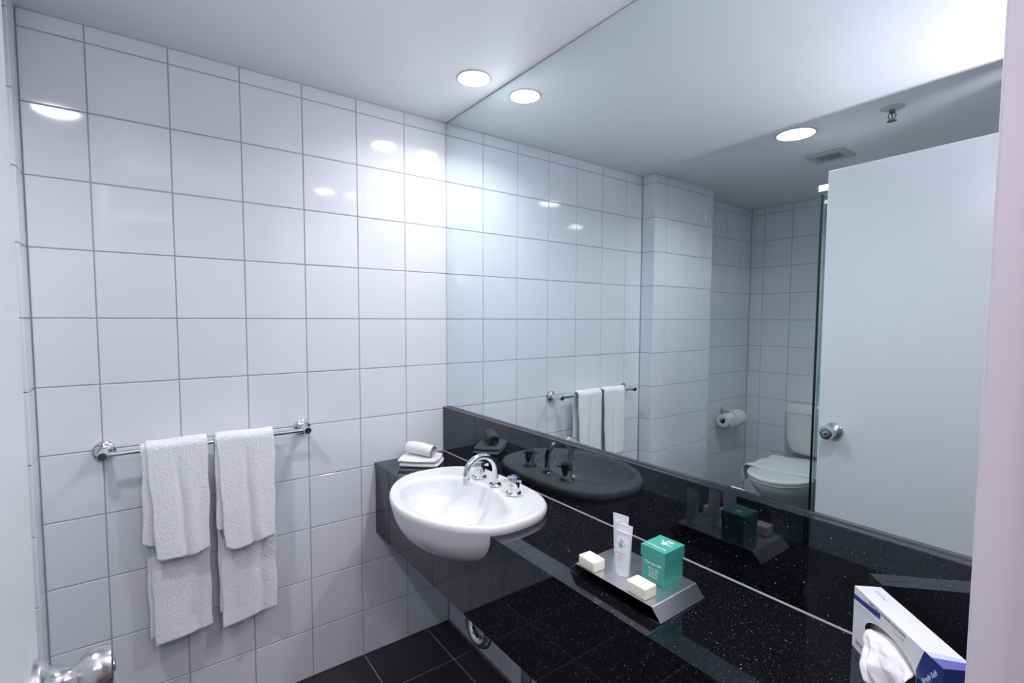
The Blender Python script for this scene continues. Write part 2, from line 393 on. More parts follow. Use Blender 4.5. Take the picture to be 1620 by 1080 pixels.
# ------------------------------------------------------------------ vanity
ZT = 0.80; YF = -0.340; YSPL = -0.021; ZM = 0.998
bcx, bcy = 0.571, -0.280
BA, BF, BBK = 0.290, 0.209, 0.226
def basin_out(t, sx=1.0, sy=1.0, sb=None):
    """plan outline of the basin: egg-shaped front, squarish back"""
    c, s_ = math.cos(t), math.sin(t)
    n = 1.85 if s_ < 0 else 3.0
    x = BA*math.copysign(abs(c)**(2/n), c); y = (BF if s_ < 0 else BBK)*math.copysign(abs(s_)**(2/n), s_)
    return bcx + x*sx, bcy + y*(sy if s_ < 0 or sb is None else sb)
# (height, scale where the rim rests on the counter, scale where the bowl hangs free in front)
OUT = [(z, k, k) for z, k in ((0.8265, .950), (0.8275, .965), (0.8258, .982), (0.8205, .996), (0.8130, 1.0), (0.8065, .996), (0.8005, .988), (0.790, .978), (0.775, .962),
       (0.760, .942), (0.742, .905), (0.722, .845), (0.702, .755), (0.682, .625), (0.666, .46), (0.656, .25))]
def sstep(a, b, x):
    k = max(0.0, min(1.0, (x-a)/(b-a))); return k*k*(3-2*k)
def out_ring(z, s_led, s_free, n=96):
    pts = []
    for i in range(n):
        t = 2*PI*i/n; x, y = basin_out(t)
        k = s_led + (s_free-s_led)*sstep(-0.345, -0.440, y)
        pts.append((bcx+(x-bcx)*k, bcy+(y-bcy)*k, z))
    return pts
def half_width(z):
    for (z0, a0, b0), (z1, a1, b1) in zip(OUT[4:], OUT[5:]):
        if z1 <= z <= z0:
            k = (z0-z)/(z0-z1); r = out_ring(z, a0+(a1-a0)*k, b0+(b1-b0)*k, 360)
            best = 0
            for p, q in zip(r, r[1:]+r[:1]):
                if (p[1]-YF)*(q[1]-YF) <= 0: best = max(best, p[0]-bcx)
            return best
    return 0
# counter slab with the basin cut-out open to the front
CUT = 1.012
NT = 160
cut = []
for i in range(NT+1):                       # from the widest point on the left, round the back, to the widest on the right
    x, y = basin_out(PI - PI*i/NT, 0.984, 0.984, 0.984)
    if not cut or x - cut[-1][0] > 0.0006: cut.append((x, y))
cut[0] = (cut[0][0], bcy)
xl = cut[0][0]; xr = cut[-1][0]
vc = thing('vanity_counter', 'black speckled granite vanity counter with deep front apron', 'counter', (0.9, -0.17, ZT))
def notched(lower, far, base, du, dv, dn):
    # plate between a broken line and a straight far edge, in the (u, v) plane, extruded along dn
    bm = B(); base, du, dv, dn = map(Vector, (base, du, dv, dn))
    P_ = lambda u, v, k: bm.verts.new(base + du*u + dv*v + dn*k)
    a0 = [P_(u, v, 0) for u, v in lower]; a1 = [P_(u, v, 1) for u, v in lower]
    b0 = [P_(u, far, 0) for u, v in lower]; b1 = [P_(u, far, 1) for u, v in lower]
    for i in range(len(lower)-1):
        for q in ((a0[i], a0[i+1], b0[i+1], b0[i]), (a1[i], b1[i], b1[i+1], a1[i+1]), (a0[i], a1[i], a1[i+1], a0[i+1]), (b0[i], b0[i+1], b1[i+1], b1[i])):
            try: bm.faces.new(q)
            except ValueError: pass
    for k in (0, -1): bm.faces.new((a0[k], b0[k], b1[k], a1[k]))
    bmesh.ops.remove_doubles(bm, verts=bm.verts, dist=1e-6)
    bmesh.ops.dissolve_degenerate(bm, edges=bm.edges, dist=1e-7)
    return bm
def side_cut(y):                            # half-width of the opening in front of its widest line
    k = abs(y-bcy)/(BF*0.984); return BA*0.984*(1-k**1.85)**(1/1.85)
bm = B()
def quad(*p): 
    try: bm.faces.new([bm.verts.new((x, y, ZT)) for x, y in p])
    except ValueError: pass
for a_, b_ in zip(cut, cut[1:]): quad(a_, b_, (b_[0], 0.0), (a_[0], 0.0))
quad((0.0, bcy), (xl, bcy), (xl, 0.0), (0.0, 0.0)); quad((xr, bcy), (XE, bcy), (XE, 0.0), (xr, 0.0))
ys = [bcy + (YF-bcy)*k/10 for k in range(11)]
for ya, yb_ in zip(ys, ys[1:]):
    ha, hb = side_cut(ya) if ya < bcy else bcx-xl, side_cut(yb_)
    quad((0.0, yb_), (bcx-hb, yb_), (bcx-ha, ya), (0.0, ya)); quad((bcx+hb, yb_), (XE, yb_), (XE, ya), (bcx+ha, ya))
bmesh.ops.remove_doubles(bm, verts=bm.verts, dist=2e-5)
ex = bmesh.ops.extrude_face_region(bm, geom=list(bm.faces))
bmesh.ops.translate(bm, vec=(0, 0, -0.022), verts=[e for e in ex['geom'] if isinstance(e, bmesh.types.BMVert)])
obj('worktop', bm, 'granite', vc, smooth=False)
# apron with a notch that follows the bowl
npts = []
for z in [0.7779, 0.765, 0.75, 0.735, 0.72, 0.705, 0.695, 0.685, 0.677, 0.670, 0.664, 0.660, 0.657]:
    npts.append((half_width(z)+0.003, z))
npts = [p for p in npts if p[0] > 0.01]; zb = npts[-1][1] - 0.004
pol = [(0.0, 0.778), (bcx-npts[0][0], 0.778)] + [(bcx-h, z) for h, z in npts] + [(bcx, zb)] + [(bcx+h, z) for h, z in reversed(npts)] + [(bcx+npts[0][0], 0.778), (XE, 0.778)]
bm = notched(pol, 0.505, (0, YF+0.003, 0), (1, 0, 0), (0, 0, 1), (0, 0.020, 0))
obj('apron', bm, 'granite', vc, smooth=False)
# splashback
sp = thing('splashback', 'black granite splashback along the foot of the mirror', 'splashback', (0.9, YSPL, ZT))
obj('slab', box(B(), (0.0, YSPL, ZT), (XE, -0.0006, ZM), 0.0018, 1), 'granite', sp, smooth=False)
obj('silicone_bead', prism(B(), [(0, 0), (-0.0028, 0), (0, 0.0028)], (0, YSPL, ZT), (0, 1, 0), (0, 0, 1), (XE, 0, 0)), 'silicone', sp, smooth=False)
# mirror
mr = thing('wall_mirror', 'large frameless mirror above the black splashback', 'mirror', (0.9, 0, ZM))
obj('mirror_glass', box(B(), (0.0032, 0.0, ZM-0.01), (XE-0.0032, 0.004, ZC-0.0045)), 'mirror', mr, smooth=False)
obj('mirror_backing', box(B(), (0.0008, 0.0041, ZM-0.01), (XE-0.0008, 0.006, ZC-0.002)), 'mirredge', mr, smooth=False)
obj('bottom_channel', box(B(), (0.0015, -0.0005, ZM), (XE-0.0015, -0.0001, ZM+0.004)), 'satin', mr, smooth=False)

# basin
ba = thing('wash_basin', 'white ceramic semi-recessed wash basin set in black counter', 'basin', (bcx, bcy, ZT))
rings = []
TS = [2*PI*i/96 for i in range(96)]
for z, a_, b_ in reversed(OUT): rings.append([Vector(p) for p in out_ring(z, a_, b_)])
bwx, bwy = bcx+0.014, -0.312
def bowl(z, k, a=0.220, b=0.146):
    out = []
    for t in TS:
        n = 2.1; c, s_ = math.cos(t), math.sin(t)
        out.append(Vector((bwx + a*k*math.copysign(abs(c)**(2/n), c), bwy + b*k*math.copysign(abs(s_)**(2/n), s_), z)))
    return out
r_rim = [Vector(p) for p in out_ring(*OUT[0])]; r_b = bowl(0.8235, 1.0)
rings.append([p.lerp(q, 0.35) for p, q in zip(r_rim, r_b)]); rings.append([p.lerp(q, 0.78) + Vector((0, 0, 0.0005)) for p, q in zip(r_rim, r_b)])
for z, k in ((0.8230, 1.0), (0.8185, 0.98), (0.809, 0.962), (0.795, 0.94), (0.775, 0.895), (0.755, 0.83), (0.737, 0.735), (0.721, 0.60), (0.710, 0.43), (0.704, 0.26), (0.701, 0.12)):
    rings.append(bowl(z, k))
obj('bowl', rings_mesh(B(), rings), 'ceramic', ba, angle=60)
obj('drain', lathe(B(), (bwx, bwy, 0.7005), (0, 0, 1), [(0, 0.026), (0.0035, 0.026), (0.005, 0.022), (0.003, 0.018), (0.006, 0.016), (0.0075, 0.010), (0.008, 0)], 28), 'chrome', ba)

# taps
tcx, TY, TZ = 0.576, -0.138, 0.8268
tp = thing('basin_tap', 'chrome gooseneck basin tap with two cross-pin handles', 'tap', (tcx, TY, TZ))
pts = [(tcx, TY, TZ), (tcx, TY, 0.880)]
for i in range(1, 17):
    a = PI*i/16; pts.append((tcx+0.002*i/16, TY-0.0585*(1-math.cos(a)), 0.880+0.055*math.sin(a)))
pts.append((tcx+0.002, TY-0.117, 0.866))
spt = obj('spout', tube(B(), pts, 0.0105, 20), 'chrome', tp)
obj('flange', lathe(B(), (tcx, TY, TZ), (0, 0, 1), [(0, 0.021), (0.003, 0.021), (0.006, 0.0185), (0.007, 0.0105)], 28), 'chrome', spt)
obj('aerator', lathe(B(), (tcx+0.002, TY-0.117, 0.872), (0, -0.02, -1), [(0, 0.0122), (0.019, 0.0122), (0.020, 0.0105), (0.0185, 0.009), (0.0185, 0)], 24), 'chrome', spt)
def tap_handle(x, dot, rot):
    y, z = TY, TZ
    h = obj('handle', lathe(B(), (x, y, z), (0, 0, 1), [(0.004, 0.0195), (0.031, 0.0195), (0.0318, 0.0188), (0.0326, 0.0200), (0.056, 0.0205), (0.0585, 0.0195), (0.0595, 0.017), (0.0595, 0)], 36), 'chrome', tp)
    obj('flange', lathe(B(), (x, y, z), (0, 0, 1), [(0, 0.0255), (0.004, 0.0255), (0.0075, 0.023), (0.0085, 0.0195)], 32), 'chrome', h)
    for k in range(3):
        a = rot + 2*PI*k/3; d = Vector((math.cos(a), math.sin(a), 0))
        obj('pin', lathe(B(), Vector((x, y, z+0.046)) + d*0.018, d, [(0, 0.0038), (0.010, 0.0038), (0.0105, 0.0048), (0.0145, 0.0048), (0.0152, 0.004), (0.0152, 0)], 14), 'chrome', h)
    if dot: obj('blue_mark', lathe(B(), (x, y, z+0.0595), (0, 0, 1), [(0, 0.0075), (0.0006, 0.0075), (0.0008, 0)], 20), 'bluedot', h)
tap_handle(0.477, False, 0.9); tap_handle(0.679, True, 0.25)

# waste pipe below the basin, and a chrome leg
tr = thing('waste_trap', 'curved chrome waste pipe under the basin', 'pipe', (0.52, -0.2, 0.29))
pts = [(bwx, bwy, 0.652), (bwx, bwy, 0.56), (bwx+0.012, -0.295, 0.535), (0.622, -0.23, 0.515), (0.630, -0.20, 0.49), (0.630, -0.20, 0.358)]
pts += [(0.571+0.059*math.cos(PI*i/14), -0.20, 0.358-0.059*math.sin(PI*i/14)) for i in range(1, 15)]
pts += [(0.512, -0.20, 0.40), (0.512, -0.195, 0.425), (0.512, -0.175, 0.44), (0.512, 0.004, 0.44)]
obj('pipe', tube(B(), pts, 0.018, 20), 'chrome', tr)
obj('nut', lathe(B(), (0.63, -0.20, 0.40), (0, 0, 1), [(0, 0.023), (0.03, 0.023)], 20), 'chrome', tr)
obj('wall_flange', lathe(B(), (0.512, 0.0058, 0.44), (0, -1, 0), [(0, 0.035), (0.004, 0.034), (0.012, 0.019)], 24), 'chrome', tr)
lg = thing('support_leg', 'chrome tubular leg under the vanity counter', 'leg', (0.895, -0.25, 0))
obj('post', lathe(B(), (0.895, -0.25, 0.001), (0, 0, 1), [(0, 0.019), (0.776, 0.019)], 24), 'chrome', lg)
obj('foot', lathe(B(), (0.895, -0.25, 0.0005), (0, 0, 1), [(0, 0.032), (0.006, 0.031), (0.012, 0.020)], 24), 'chrome', lg)

# ------------------------------------------------------------------ face cloths on the counter
def cloth_slab(bm, cx, cy, z0, lx, ly, h, ang, seed, layers=3):
    """a folded flannel: stacked soft leaves joined round one edge"""
    ca, sa = math.cos(ang), math.sin(ang)
    for L in range(layers):
        z = z0 + h*L/layers; th = h/layers*0.96; n = 20
        sh = [0.0, -0.006, 0.005][L % 3]
        g = {}
        for i in range(n+1):
            for j in range(n+1):
                u = i/n*2-1; v = j/n*2-1
                k = 0.5*(1-0.06*(u*u*v*v))
                x = u*lx*k + sh; y = v*ly*k + sh*0.6
                edge = max(abs(u), abs(v)); q_ = max(0, (edge-0.84)/0.16); drop = th*0.5*(1-math.sqrt(max(0, 1-q_*q_)))
                wv = 0.0022*math.sin(3*u+seed+L)*math.cos(2.5*v-seed)
                wx, wy = cx + x*ca - y*sa, cy + x*sa + y*ca
                g[i, j, 1] = bm.verts.new((wx, wy, z + th - drop + (wv if L == layers-1 else 0)))
                g[i, j, 0] = bm.verts.new((wx, wy, z + drop))
        for i in range(n):
            for j in range(n):
                bm.faces.new((g[i, j, 1], g[i+1, j, 1], g[i+1, j+1, 1], g[i, j+1, 1])); bm.faces.new((g[i, j, 0], g[i, j+1, 0], g[i+1, j+1, 0], g[i+1, j, 0]))
        for i in range(n):
            for a, b in (((i, 0), (i+1, 0)), ((i, n), (i+1, n)), ((0, i), (0, i+1)), ((n, i), (n, i+1))):
                bm.faces.new((g[a[0], a[1], 0], g[b[0], b[1], 0], g[b[0], b[1], 1], g[a[0], a[1], 1]))
    return bm
fc = obj('folded_face_cloth', cloth_slab(B(), 0.128, -0.188, ZT+0.0008, 0.165, 0.125, 0.034, math.radians(48), 1.0, 2), 'terry', angle=180)
props(fc, 'white folded face cloth lying flat on the counter corner', 'face cloth', 'face cloths by the basin')
# rolled cloth: spiral section swept along its axis
def roll_mesh(bm, c0, c1, r, turns=3.2, n=90, L=14):
    a = (Vector(c1)-Vector(c0)); ln = a.length; a.normalize(); _, u, v = frame_of(a)
    th = r/turns*0.92; sec = []
    def P(t, off): 
        rr = max(0.0015, r*(0.12+0.88*t) + off); an = -turns*2*PI*t + 1.1
        return rr*math.cos(an), rr*math.sin(an)
    outer = [P(i/n, 0) for i in range(n+1)]; inner = [P(i/n, -th*0.82) for i in range(n+1)]
    sec = outer + inner[::-1]
    rings = []
    for k in range(L+1):
        f = k/L; bul = 1 - 0.07*abs(2*f-1)**4 + 0.02*math.sin(5*f)
        o = Vector(c0) + a*ln*f + Vector((0, 0, 0.002*math.sin(4*f)))
        sh = 0.004*math.sin(9*f)
        rings.append([o + (u*x + v*y)*bul + a*(0.010*(math.hypot(x, y)/r-0.6) if k == L else 0) for x, y in sec])
    rings_mesh(bm, rings, cap0=False, cap1=False)
    return bm
bm = roll_mesh(B(), (0.075, -0.222, ZT+0.061), (0.187, -0.170, ZT+0.059), 0.0285)
rc = obj('rolled_face_cloth', bm, 'terry', angle=80)
props(rc, 'white face cloth rolled up on top of the folded one', 'face cloth', 'face cloths by the basin')

# ------------------------------------------------------------------ amenity tray
ZP = 0.8255
ty = thing('amenity_tray', 'brushed steel tray with sloping ends on black counter', 'tray', (1.225, -0.215, ZT))
x0, x1, yf, yb = 1.118, 1.331, -0.291, -0.141
sec = [(x0+0.006, ZT+0.0006), (x0-0.019, ZT+0.0006), (x0-0.021, ZT+0.002), (x0-0.001, ZP-0.001), (x0+0.001, ZP+0.0002), (x1-0.001, ZP+0.0002), (x1+0.001, ZP-0.001), (x1+0.021, ZT+0.002), (x1+0.019, ZT+0.0006), (x1-0.006, ZT+0.0006)]
inner = []
for i, (x, z) in enumerate(sec):
    s = 1 if x < 1.22 else -1
    if i in (0, 9): inner.append((x, z+0.0014))
    elif i in (1, 8): inner.append((x+s*0.0006, z+0.0014))
    elif i in (2, 7): inner.append((x+s*0.0016, z+0.0004))
    else: inner.append((x+s*0.0012, z-0.0014))
obj('plate', prism(B(), sec + inner[::-1], (0, yf, 0), (1, 0, 0), (0, 0, 1), (0, yb-yf, 0)), 'steel', ty, smooth=False)

def soap(x, y, lx, ly, h, rz, label):
    t = thing('soap_bar', label, 'soap', (x, y, ZP+0.0004), rz, 'soap bars on the tray')
    obj('bar', box(B(), (-lx/2, -ly/2, 0), (lx/2, ly/2, h), 0.0035, 3), 'soap', t, local=True)
soap(1.152, -0.273, 0.050, 0.036, 0.0245, math.radians(-3), 'small ivory soap bar on the tray end nearest the basin')
soap(1.287, -0.268, 0.050, 0.036, 0.0245, math.radians(-2), 'small ivory soap bar in front of the green box')

def lotion_tube(x, y, rz, label, hand):
    t = thing('lotion_tube', label, 'tube', (x, y, ZP+0.0004), rz, 'lotion tubes on the tray')
    n = 40; rings = []; H = 0.096
    prof = [(0.017, 0.0165, 0.0135), (0.030, 0.0172, 0.0130), (0.050, 0.0182, 0.0112), (0.066, 0.0192, 0.0085), (0.080, 0.0203, 0.0048), (0.088, 0.0208, 0.0016), (H, 0.0210, 0.0011)]
    for z, a, b in prof:
        rings.append([Vector((a*math.cos(2*PI*i/n), b*math.sin(2*PI*i/n), z)) for i in range(n)])
    bd = obj('body', rings_mesh(B(), rings), 'tube', t, local=True)
    obj('cap', rings_mesh(B(), [[Vector((a*k*math.cos(2*PI*i/n), b*k*math.sin(2*PI*i/n), z)) for i in range(n)] for z, a, b, k in ((0, .0155, .0128, .93), (0.0015, .0155, .0128, 1), (0.015, .0160, .0132, 1), (0.0165, .0160, .0132, .97))]), 'tube', t, local=True)
    def fy(z):
        for (za, _, ba), (zb_, _, bb) in zip(prof, prof[1:]):
            if za <= z <= zb_: return -(ba+(bb-ba)*(z-za)/(zb_-za))
        return -0.013
    zz = 0.069; slope = Vector((0, fy(zz+0.012)-fy(zz-0.012), 0.024)).normalized()
    bm = B(); hand_print(bm, (0, fy(zz)-0.0009, zz), (1, 0, 0), slope, 0.0140)
    obj('hand_print', bm, 'greenprint', bd, local=True, smooth=False)
    z2 = 0.052; up2 = Vector((0, fy(z2+0.01)-fy(z2-0.01), 0.02)).normalized()
    text('lettering', 'All About Me', 0.0048, bd, (0, fy(z2)-0.0006, z2), (1, 0, 0), up2, 'palegrey')
    for k, s in enumerate(('body lotion', 'moisturiser')):
        z3 = 0.042-0.006*k; up3 = Vector((0, fy(z3+0.01)-fy(z3-0.01), 0.02)).normalized()
        text('lettering', s, 0.0040, bd, (-0.001, fy(z3)-0.0006, z3), (1, 0, 0), up3, 'palegrey')
lotion_tube(1.215, -0.241, math.radians(6), 'white lotion tube with green handprint, front one of three', True)
lotion_tube(1.190, -0.208, math.radians(15), 'white lotion tube standing between the other two tubes', True)
lotion_tube(1.148, -0.170, math.radians(11), 'white lotion tube standing nearest the splashback behind the other two', True)

# green gift carton
gb = thing('gift_box', 'small green card box with white handprint on lid', 'box', (1.275, -0.182, ZP+0.0004), math.radians(0.5))
bx_, by_ = 0.0585, 0.0665
obj('carton', box(B(), (-bx_/2, -by_/2, 0), (bx_/2, by_/2, 0.070), 0.0006, 1), 'green', gb, local=True, smooth=False)
ld = obj('lid', box(B(), (-bx_/2-0.0018, -by_/2-0.0018, 0.0505), (bx_/2+0.0018, by_/2+0.0018, 0.0755), 0.0006, 1), 'green', gb, local=True, smooth=False)
bm = B(); hand_print(bm, (0.002, 0.006, 0.0757), (0.9, -0.25, 0), (0.25, 0.9, 0), 0.0230)
obj('hand_print', bm, 'white', ld, local=True, smooth=False)
text('lettering', 'All About Me', 0.0085, ld, (0.000, -0.021, 0.0757), (1, 0, 0), (0, 1, 0), 'white', bold=0.0001)
text('lettering', "'Care for Me'", 0.0078, gb, (0, -by_/2-0.0001, 0.0405), (1, 0, 0), (0, 0, 1), 'white', bold=0.0001)
for k, s in enumerate(('Shower Cap', 'Sewing Kit', 'Vanity Kit', 'Shaving Kit')):
    text('lettering', s, 0.0052, gb, (0.001, -by_/2-0.0001, 0.0300-0.0058*k), (1, 0, 0), (0, 0, 1), 'white', bold=0.00005)

# ------------------------------------------------------------------ tissue carton lying on its side
TL, TW, TH = 0.2125, 0.0435, 0.111
tb = thing('tissue_box', 'white and blue tissue carton standing on edge by the door', 'tissue box', (1.5925, -0.0572, ZT+0.0006), math.radians(-43.9))
sx0, sx1, sz = 0.036, 0.150, 0.050       # oval slot
def slot_pt(t): return 0.099 + 0.064*math.cos(t), 0.055 + 0.028*math.sin(t)
NS = 40
bm = B()
outer = []
for i in range(NS):
    t = 2*PI*i/NS + 0.001
    px, pz = slot_pt(t)
    dx, dz = px-TL*0.47, pz-TH/2
    k = min((TL-TL*0.47)/dx if dx > 0 else (-TL*0.47)/dx if dx < 0 else 9, (TH/2)/abs(dz) if dz else 9)
    outer.append((TL*0.47+dx*k, TH/2+dz*k))
fi = [bm.verts.new((slot_pt(2*PI*i/NS+0.001)[0], 0, slot_pt(2*PI*i/NS+0.001)[1])) for i in range(NS)]
fb = [bm.verts.new((slot_pt(2*PI*i/NS+0.001)[0], 0.0006, slot_pt(2*PI*i/NS+0.001)[1])) for i in range(NS)]
# front panel = rectangle with hole: outer corner loop bridged
cor = [bm.verts.new(p) for p in ((0, 0, 0), (TL, 0, 0), (TL, 0, TH), (0, 0, TH))]
fo_ = [bm.verts.new((x, 0, z)) for x, z in outer]
for i in range(NS):
    j = (i+1) % NS
    bm.faces.new((fi[i], fi[j], fo_[j], fo_[i])); bm.faces.new((fi[i], fb[i], fb[j], fi[j]))
for c in cor:   # corner fillers
    best = None
    for i in range(NS):
        j = (i+1) % NS; a, b = fo_[i].co, fo_[j].co
        if (abs(a.x-b.x) > 1e-6 and abs(a.z-b.z) > 1e-6):
            mid = (a+b)/2
            if best is None or (mid-c.co).length < best[0]: best = ((mid-c.co).length, i, j)
    if best and best[0] < 0.06: bm.faces.new((fo_[best[1]], fo_[best[2]], c))
v = {}
for x in (0, TL):
    for z in (0, TH): v[x, z] = bm.verts.new((x, TW, z))
b0, b1, b2, b3 = v[0, 0], v[TL, 0], v[TL, TH], v[0, TH]
bm.faces.new((b0, b3, b2, b1)); bm.faces.new((cor[0], cor[1], b1, b0)); bm.faces.new((cor[3], b3, b2, cor[2])); bm.faces.new((cor[0], b0, b3, cor[3])); bm.faces.new((cor[1], cor[2], b2, b1))
ct = obj('carton', bm, 'card', tb, local=True, smooth=False)
bm = B(); box(bm, (0.03, 0.012, 0.02), (0.155, 0.0125, 0.08)); obj('inner_card', bm, 'cardin', tb, local=True, smooth=False)
E_ = 0.00025
bm = B()   # blue end wrapping front, top and end
prism(bm, [(0.176, TH), (0.161, 0.071), (0.170, 0.050), (0.174, 0.0), (TL, 0.0), (TL, TH)], (0, -E_, 0), (1, 0, 0), (0, 0, 1), (0, E_*0.8, 0))
prism(bm, [(0, 0), (TW, 0), (TW, TH), (0, TH)], (TL+0.00005, 0, 0), (0, 1, 0), (0, 0, 1), (E_, 0, 0))
obj('blue_end', bm, 'blue', ct, local=True, smooth=False)
bm = prism(B(), [(0.190, 0), (0.1975, TW), (TL, TW), (TL, 0)], (0, 0, TH+0.00003), (1, 0, 0), (0, 1, 0), (0, 0, E_)); obj('top_end', bm, 'bluemid', ct, local=True, smooth=False)
bm = prism(B(), [(0.176, 0), (0.190, TW), (0.1975, TW), (0.190, 0)], (0, 0, TH+0.00003), (1, 0, 0), (0, 1, 0), (0, 0, E_)); obj('pale_band', bm, 'lavender', ct, local=True, smooth=False)
bm = B()
n = 16; arc1 = [(0.0005+0.074*i/n, 0.0965+0.0075*(i/n)**1.2) for i in range(n+1)]; arc2 = [(0.0005+0.074*i/n, 0.0875+0.0065*(i/n)) for i in range(n+1)]
prism(bm, arc1 + arc2[::-1], (0, -E_, 0), (1, 0, 0), (0, 0, 1), (0, E_*0.8, 0)); obj('blue_swoosh', bm, 'bluedeep', ct, local=True, smooth=False)
for k in range(3):
    bm = B(); a1 = [(0.0005+0.072*i/n, 0.0835+0.003*(i/n)-0.0028*k) for i in range(n+1)]; a2 = [(x, z-0.0009) for x, z in a1]
    prism(bm, a1 + a2[::-1], (0, -E_, 0), (1, 0, 0), (0, 0, 1), (0, E_*0.8, 0)); obj('thin_stripe', bm, 'palegrey', ct, local=True, smooth=False)
R_, U_ = (-1, 0, 0), (0, 0, -1)
text('lettering', 'WHITE FACIAL TISSUES 2PLY / 100 SHEETS', 0.0050, ct, (0.090, -E_, 0.1055), R_, U_, 'greyprint', bold=0.00008)
text('lettering', '100 SHEETS', 0.0055, ct, (0.121, -E_, 0.0965), R_, U_, 'palegrey')
text('lettering', 'Pristine', 0.017, ct, (0.036, -E_, 0.013), R_, U_, 'greyprint')
text('lettering', 'Pristine', 0.011, ct, (0.030, TW*0.60, TH+E_), (-1, 0, 0), (0, -1, 0), 'palegrey')
text('lettering', 'Simply Soft', 0.0095, ct, (0.188, -E_*1.6, 0.080), (0.62, 0, 0.78), (-0.78, 0, 0.62), 'lavender', shear=0.2, bold=0.0002)
# the tissue pulled from the slot, flopping over the front
ti = thing('tissue_sheet', 'white tissue pulled out of the carton slot', 'tissue', (1.5925, -0.0572, ZT+0.0006), math.radians(-43.9))
bm = B(); NU, NV = 44, 36; g = []
for i in range(NU+1):
    row = []
    for j in range(NV+1):
        a = i/NU; b = j/NV
        T0 = Vector((0.048+0.104*b, 0.009, 0.058+0.016*math.sin(PI*b)))
        T1 = Vector((0.044+0.122*b, -0.022, 0.073-0.006*b))
        T2 = Vector((0.090+0.085*b, -0.034+0.016*b, 0.003+0.020*b*b))
        p = T0*(1-a)**2 + T1*2*a*(1-a) + T2*a*a
        tri = lambda v: abs(((v) % 1.0)*2-1)*2-1
        cr = 0.0085*a*tri(b*1.35+a*0.55+0.1) + 0.0045*a*tri(b*2.6-a*1.2) + 0.003*a*tri(b*0.8+a*2.3) + 0.0025*a*noise.noise(Vector((b*9, a*9, 1)))
        p.y -= cr; p.z += 0.35*cr*a
        if a > 0.22: p.y = min(p.y, -0.0015)
        row.append(bm.verts.new((p.x, p.y, max(p.z, 0.0012))))
    g.append(row)
for i in range(NU):
    for j in range(NV): bm.faces.new((g[i][j], g[i+1][j], g[i+1][j+1], g[i][j+1]))
o = obj('sheet', bm, 'tissue', ti, local=True, angle=14)
sd = o.modifiers.new('s', 'SOLIDIFY'); sd.thickness = 0.0006

# ------------------------------------------------------------------ towel rail and towels
RX, RZ, RY0, RY1 = 0.077, 0.986, -1.192, -0.620
ra = thing('towel_rail', 'chrome towel rail fixed to the left tiled wall', 'towel rail', (0.0, -0.9, RZ))
obj('bar', tube(B(), [(RX-0.006, RY0, RZ), (RX-0.006, RY1, RZ)], 0.0075, 18), 'chrome', ra)
for y in (RY0, RY1):
    p = obj('post', lathe(B(), (0.004, y, RZ), (1, 0, 0), [(0, 0.0125), (0.086, 0.0125), (0.0875, 0.0115)], 28), 'chrome', ra)
    obj('end_cap', lathe(B(), (0.0913, y, RZ), (1, 0, 0), [(0, 0.0112), (0.0006, 0.0112), (0.0008, 0)], 28), 'chromedark', p)
    obj('rosette', lathe(B(), (0.0002, y, RZ), (1, 0, 0), [(0, 0.0300), (0.005, 0.0300), (0.009, 0.0275), (0.011, 0.0215), (0.014, 0.0190), (0.017, 0.0130)], 36), 'chrome', p)
PILE = bpy.data.textures.new('terry_pile', 'CLOUDS'); PILE.noise_scale = 0.0045; PILE.noise_depth = 1
def hang(name, parent, y0, y1, zf, zb, front, back, thick, seed, skew=0.0, crease=0.6):
    """a towel draped over the rail; (x, z) path from front hem over the bar to rear hem"""
    Rr = 0.0165 + thick*0.45; bx = RX-0.006
    path = []
    nF, nA, nB = 34, 14, 58
    for i in range(nF): path.append((bx+Rr+front*(1-i/nF)**1.2, zf+(RZ-zf)*i/nF, 1-i/nF, 0))
    for i in range(nA): 
        a = PI*i/nA; path.append((bx+Rr*math.cos(a), RZ+0.004+Rr*math.sin(a)*0.95, 0, 0))
    for i in range(nB+1): path.append((bx-Rr+back*(i/nB)**1.1, RZ+(zb-RZ)*i/nB, 0, i/nB))
    N = 26; bm = B(); g = []
    for x, z, f, bk in path:
        row = []
        for j in range(N+1):
            u = j/N; y = y0+(y1-y0)*u
            dx = 0.0
            if f > 0:
                cu = crease - 0.10*(1-f)
                dx = -0.010*math.exp(-((u-cu)/0.055)**2)*min(1, (f*1.6)) + 0.006*math.exp(-((u-cu-0.16)/0.09)**2)*f + 0.004*math.sin(5*u+seed)*f
                y = y + skew*f*(0.9-u) + 0.004*f*math.sin(3*f+seed)
                zz = z + f*f*(-0.016*(0.4-u) + 0.006*math.sin(6*u+seed))
                if u < 0.12: zz += f*f*0.012*(1-u/0.12)
            elif bk > 0:
                dx = 0.010*bk*math.sin(4.0*u+seed) + 0.006*bk*math.exp(-((u-0.72)/0.08)**2)*-1.2
                y = y + 0.010*bk*(0.6-u) + 0.006*bk*u
                zz = z + bk*bk*(0.016*(u-0.25) + 0.005*math.sin(5*u+seed))
            else: zz = z - 0.003*math.sin(3*u+seed)**2
            row.append(bm.verts.new((x+dx, y + 0.0015*math.sin(40*z+seed), zz)))
        g.append(row)
    for i in range(len(g)-1):
        for j in range(N): bm.faces.new((g[i][j], g[i][j+1], g[i+1][j+1], g[i+1][j]))
    o = obj(name, bm, 'terry', parent, angle=80)
    sd = o.modifiers.new('thick', 'SOLIDIFY'); sd.thickness = thick; sd.offset = 0
    bv = o.modifiers.new('soft', 'SUBSURF'); bv.levels = 2; bv.render_levels = 2
    dp = o.modifiers.new('pile', 'DISPLACE'); dp.texture = PILE; dp.strength = 0.0028; dp.mid_level = 0.5; dp.texture_coords = 'LOCAL'
    return o
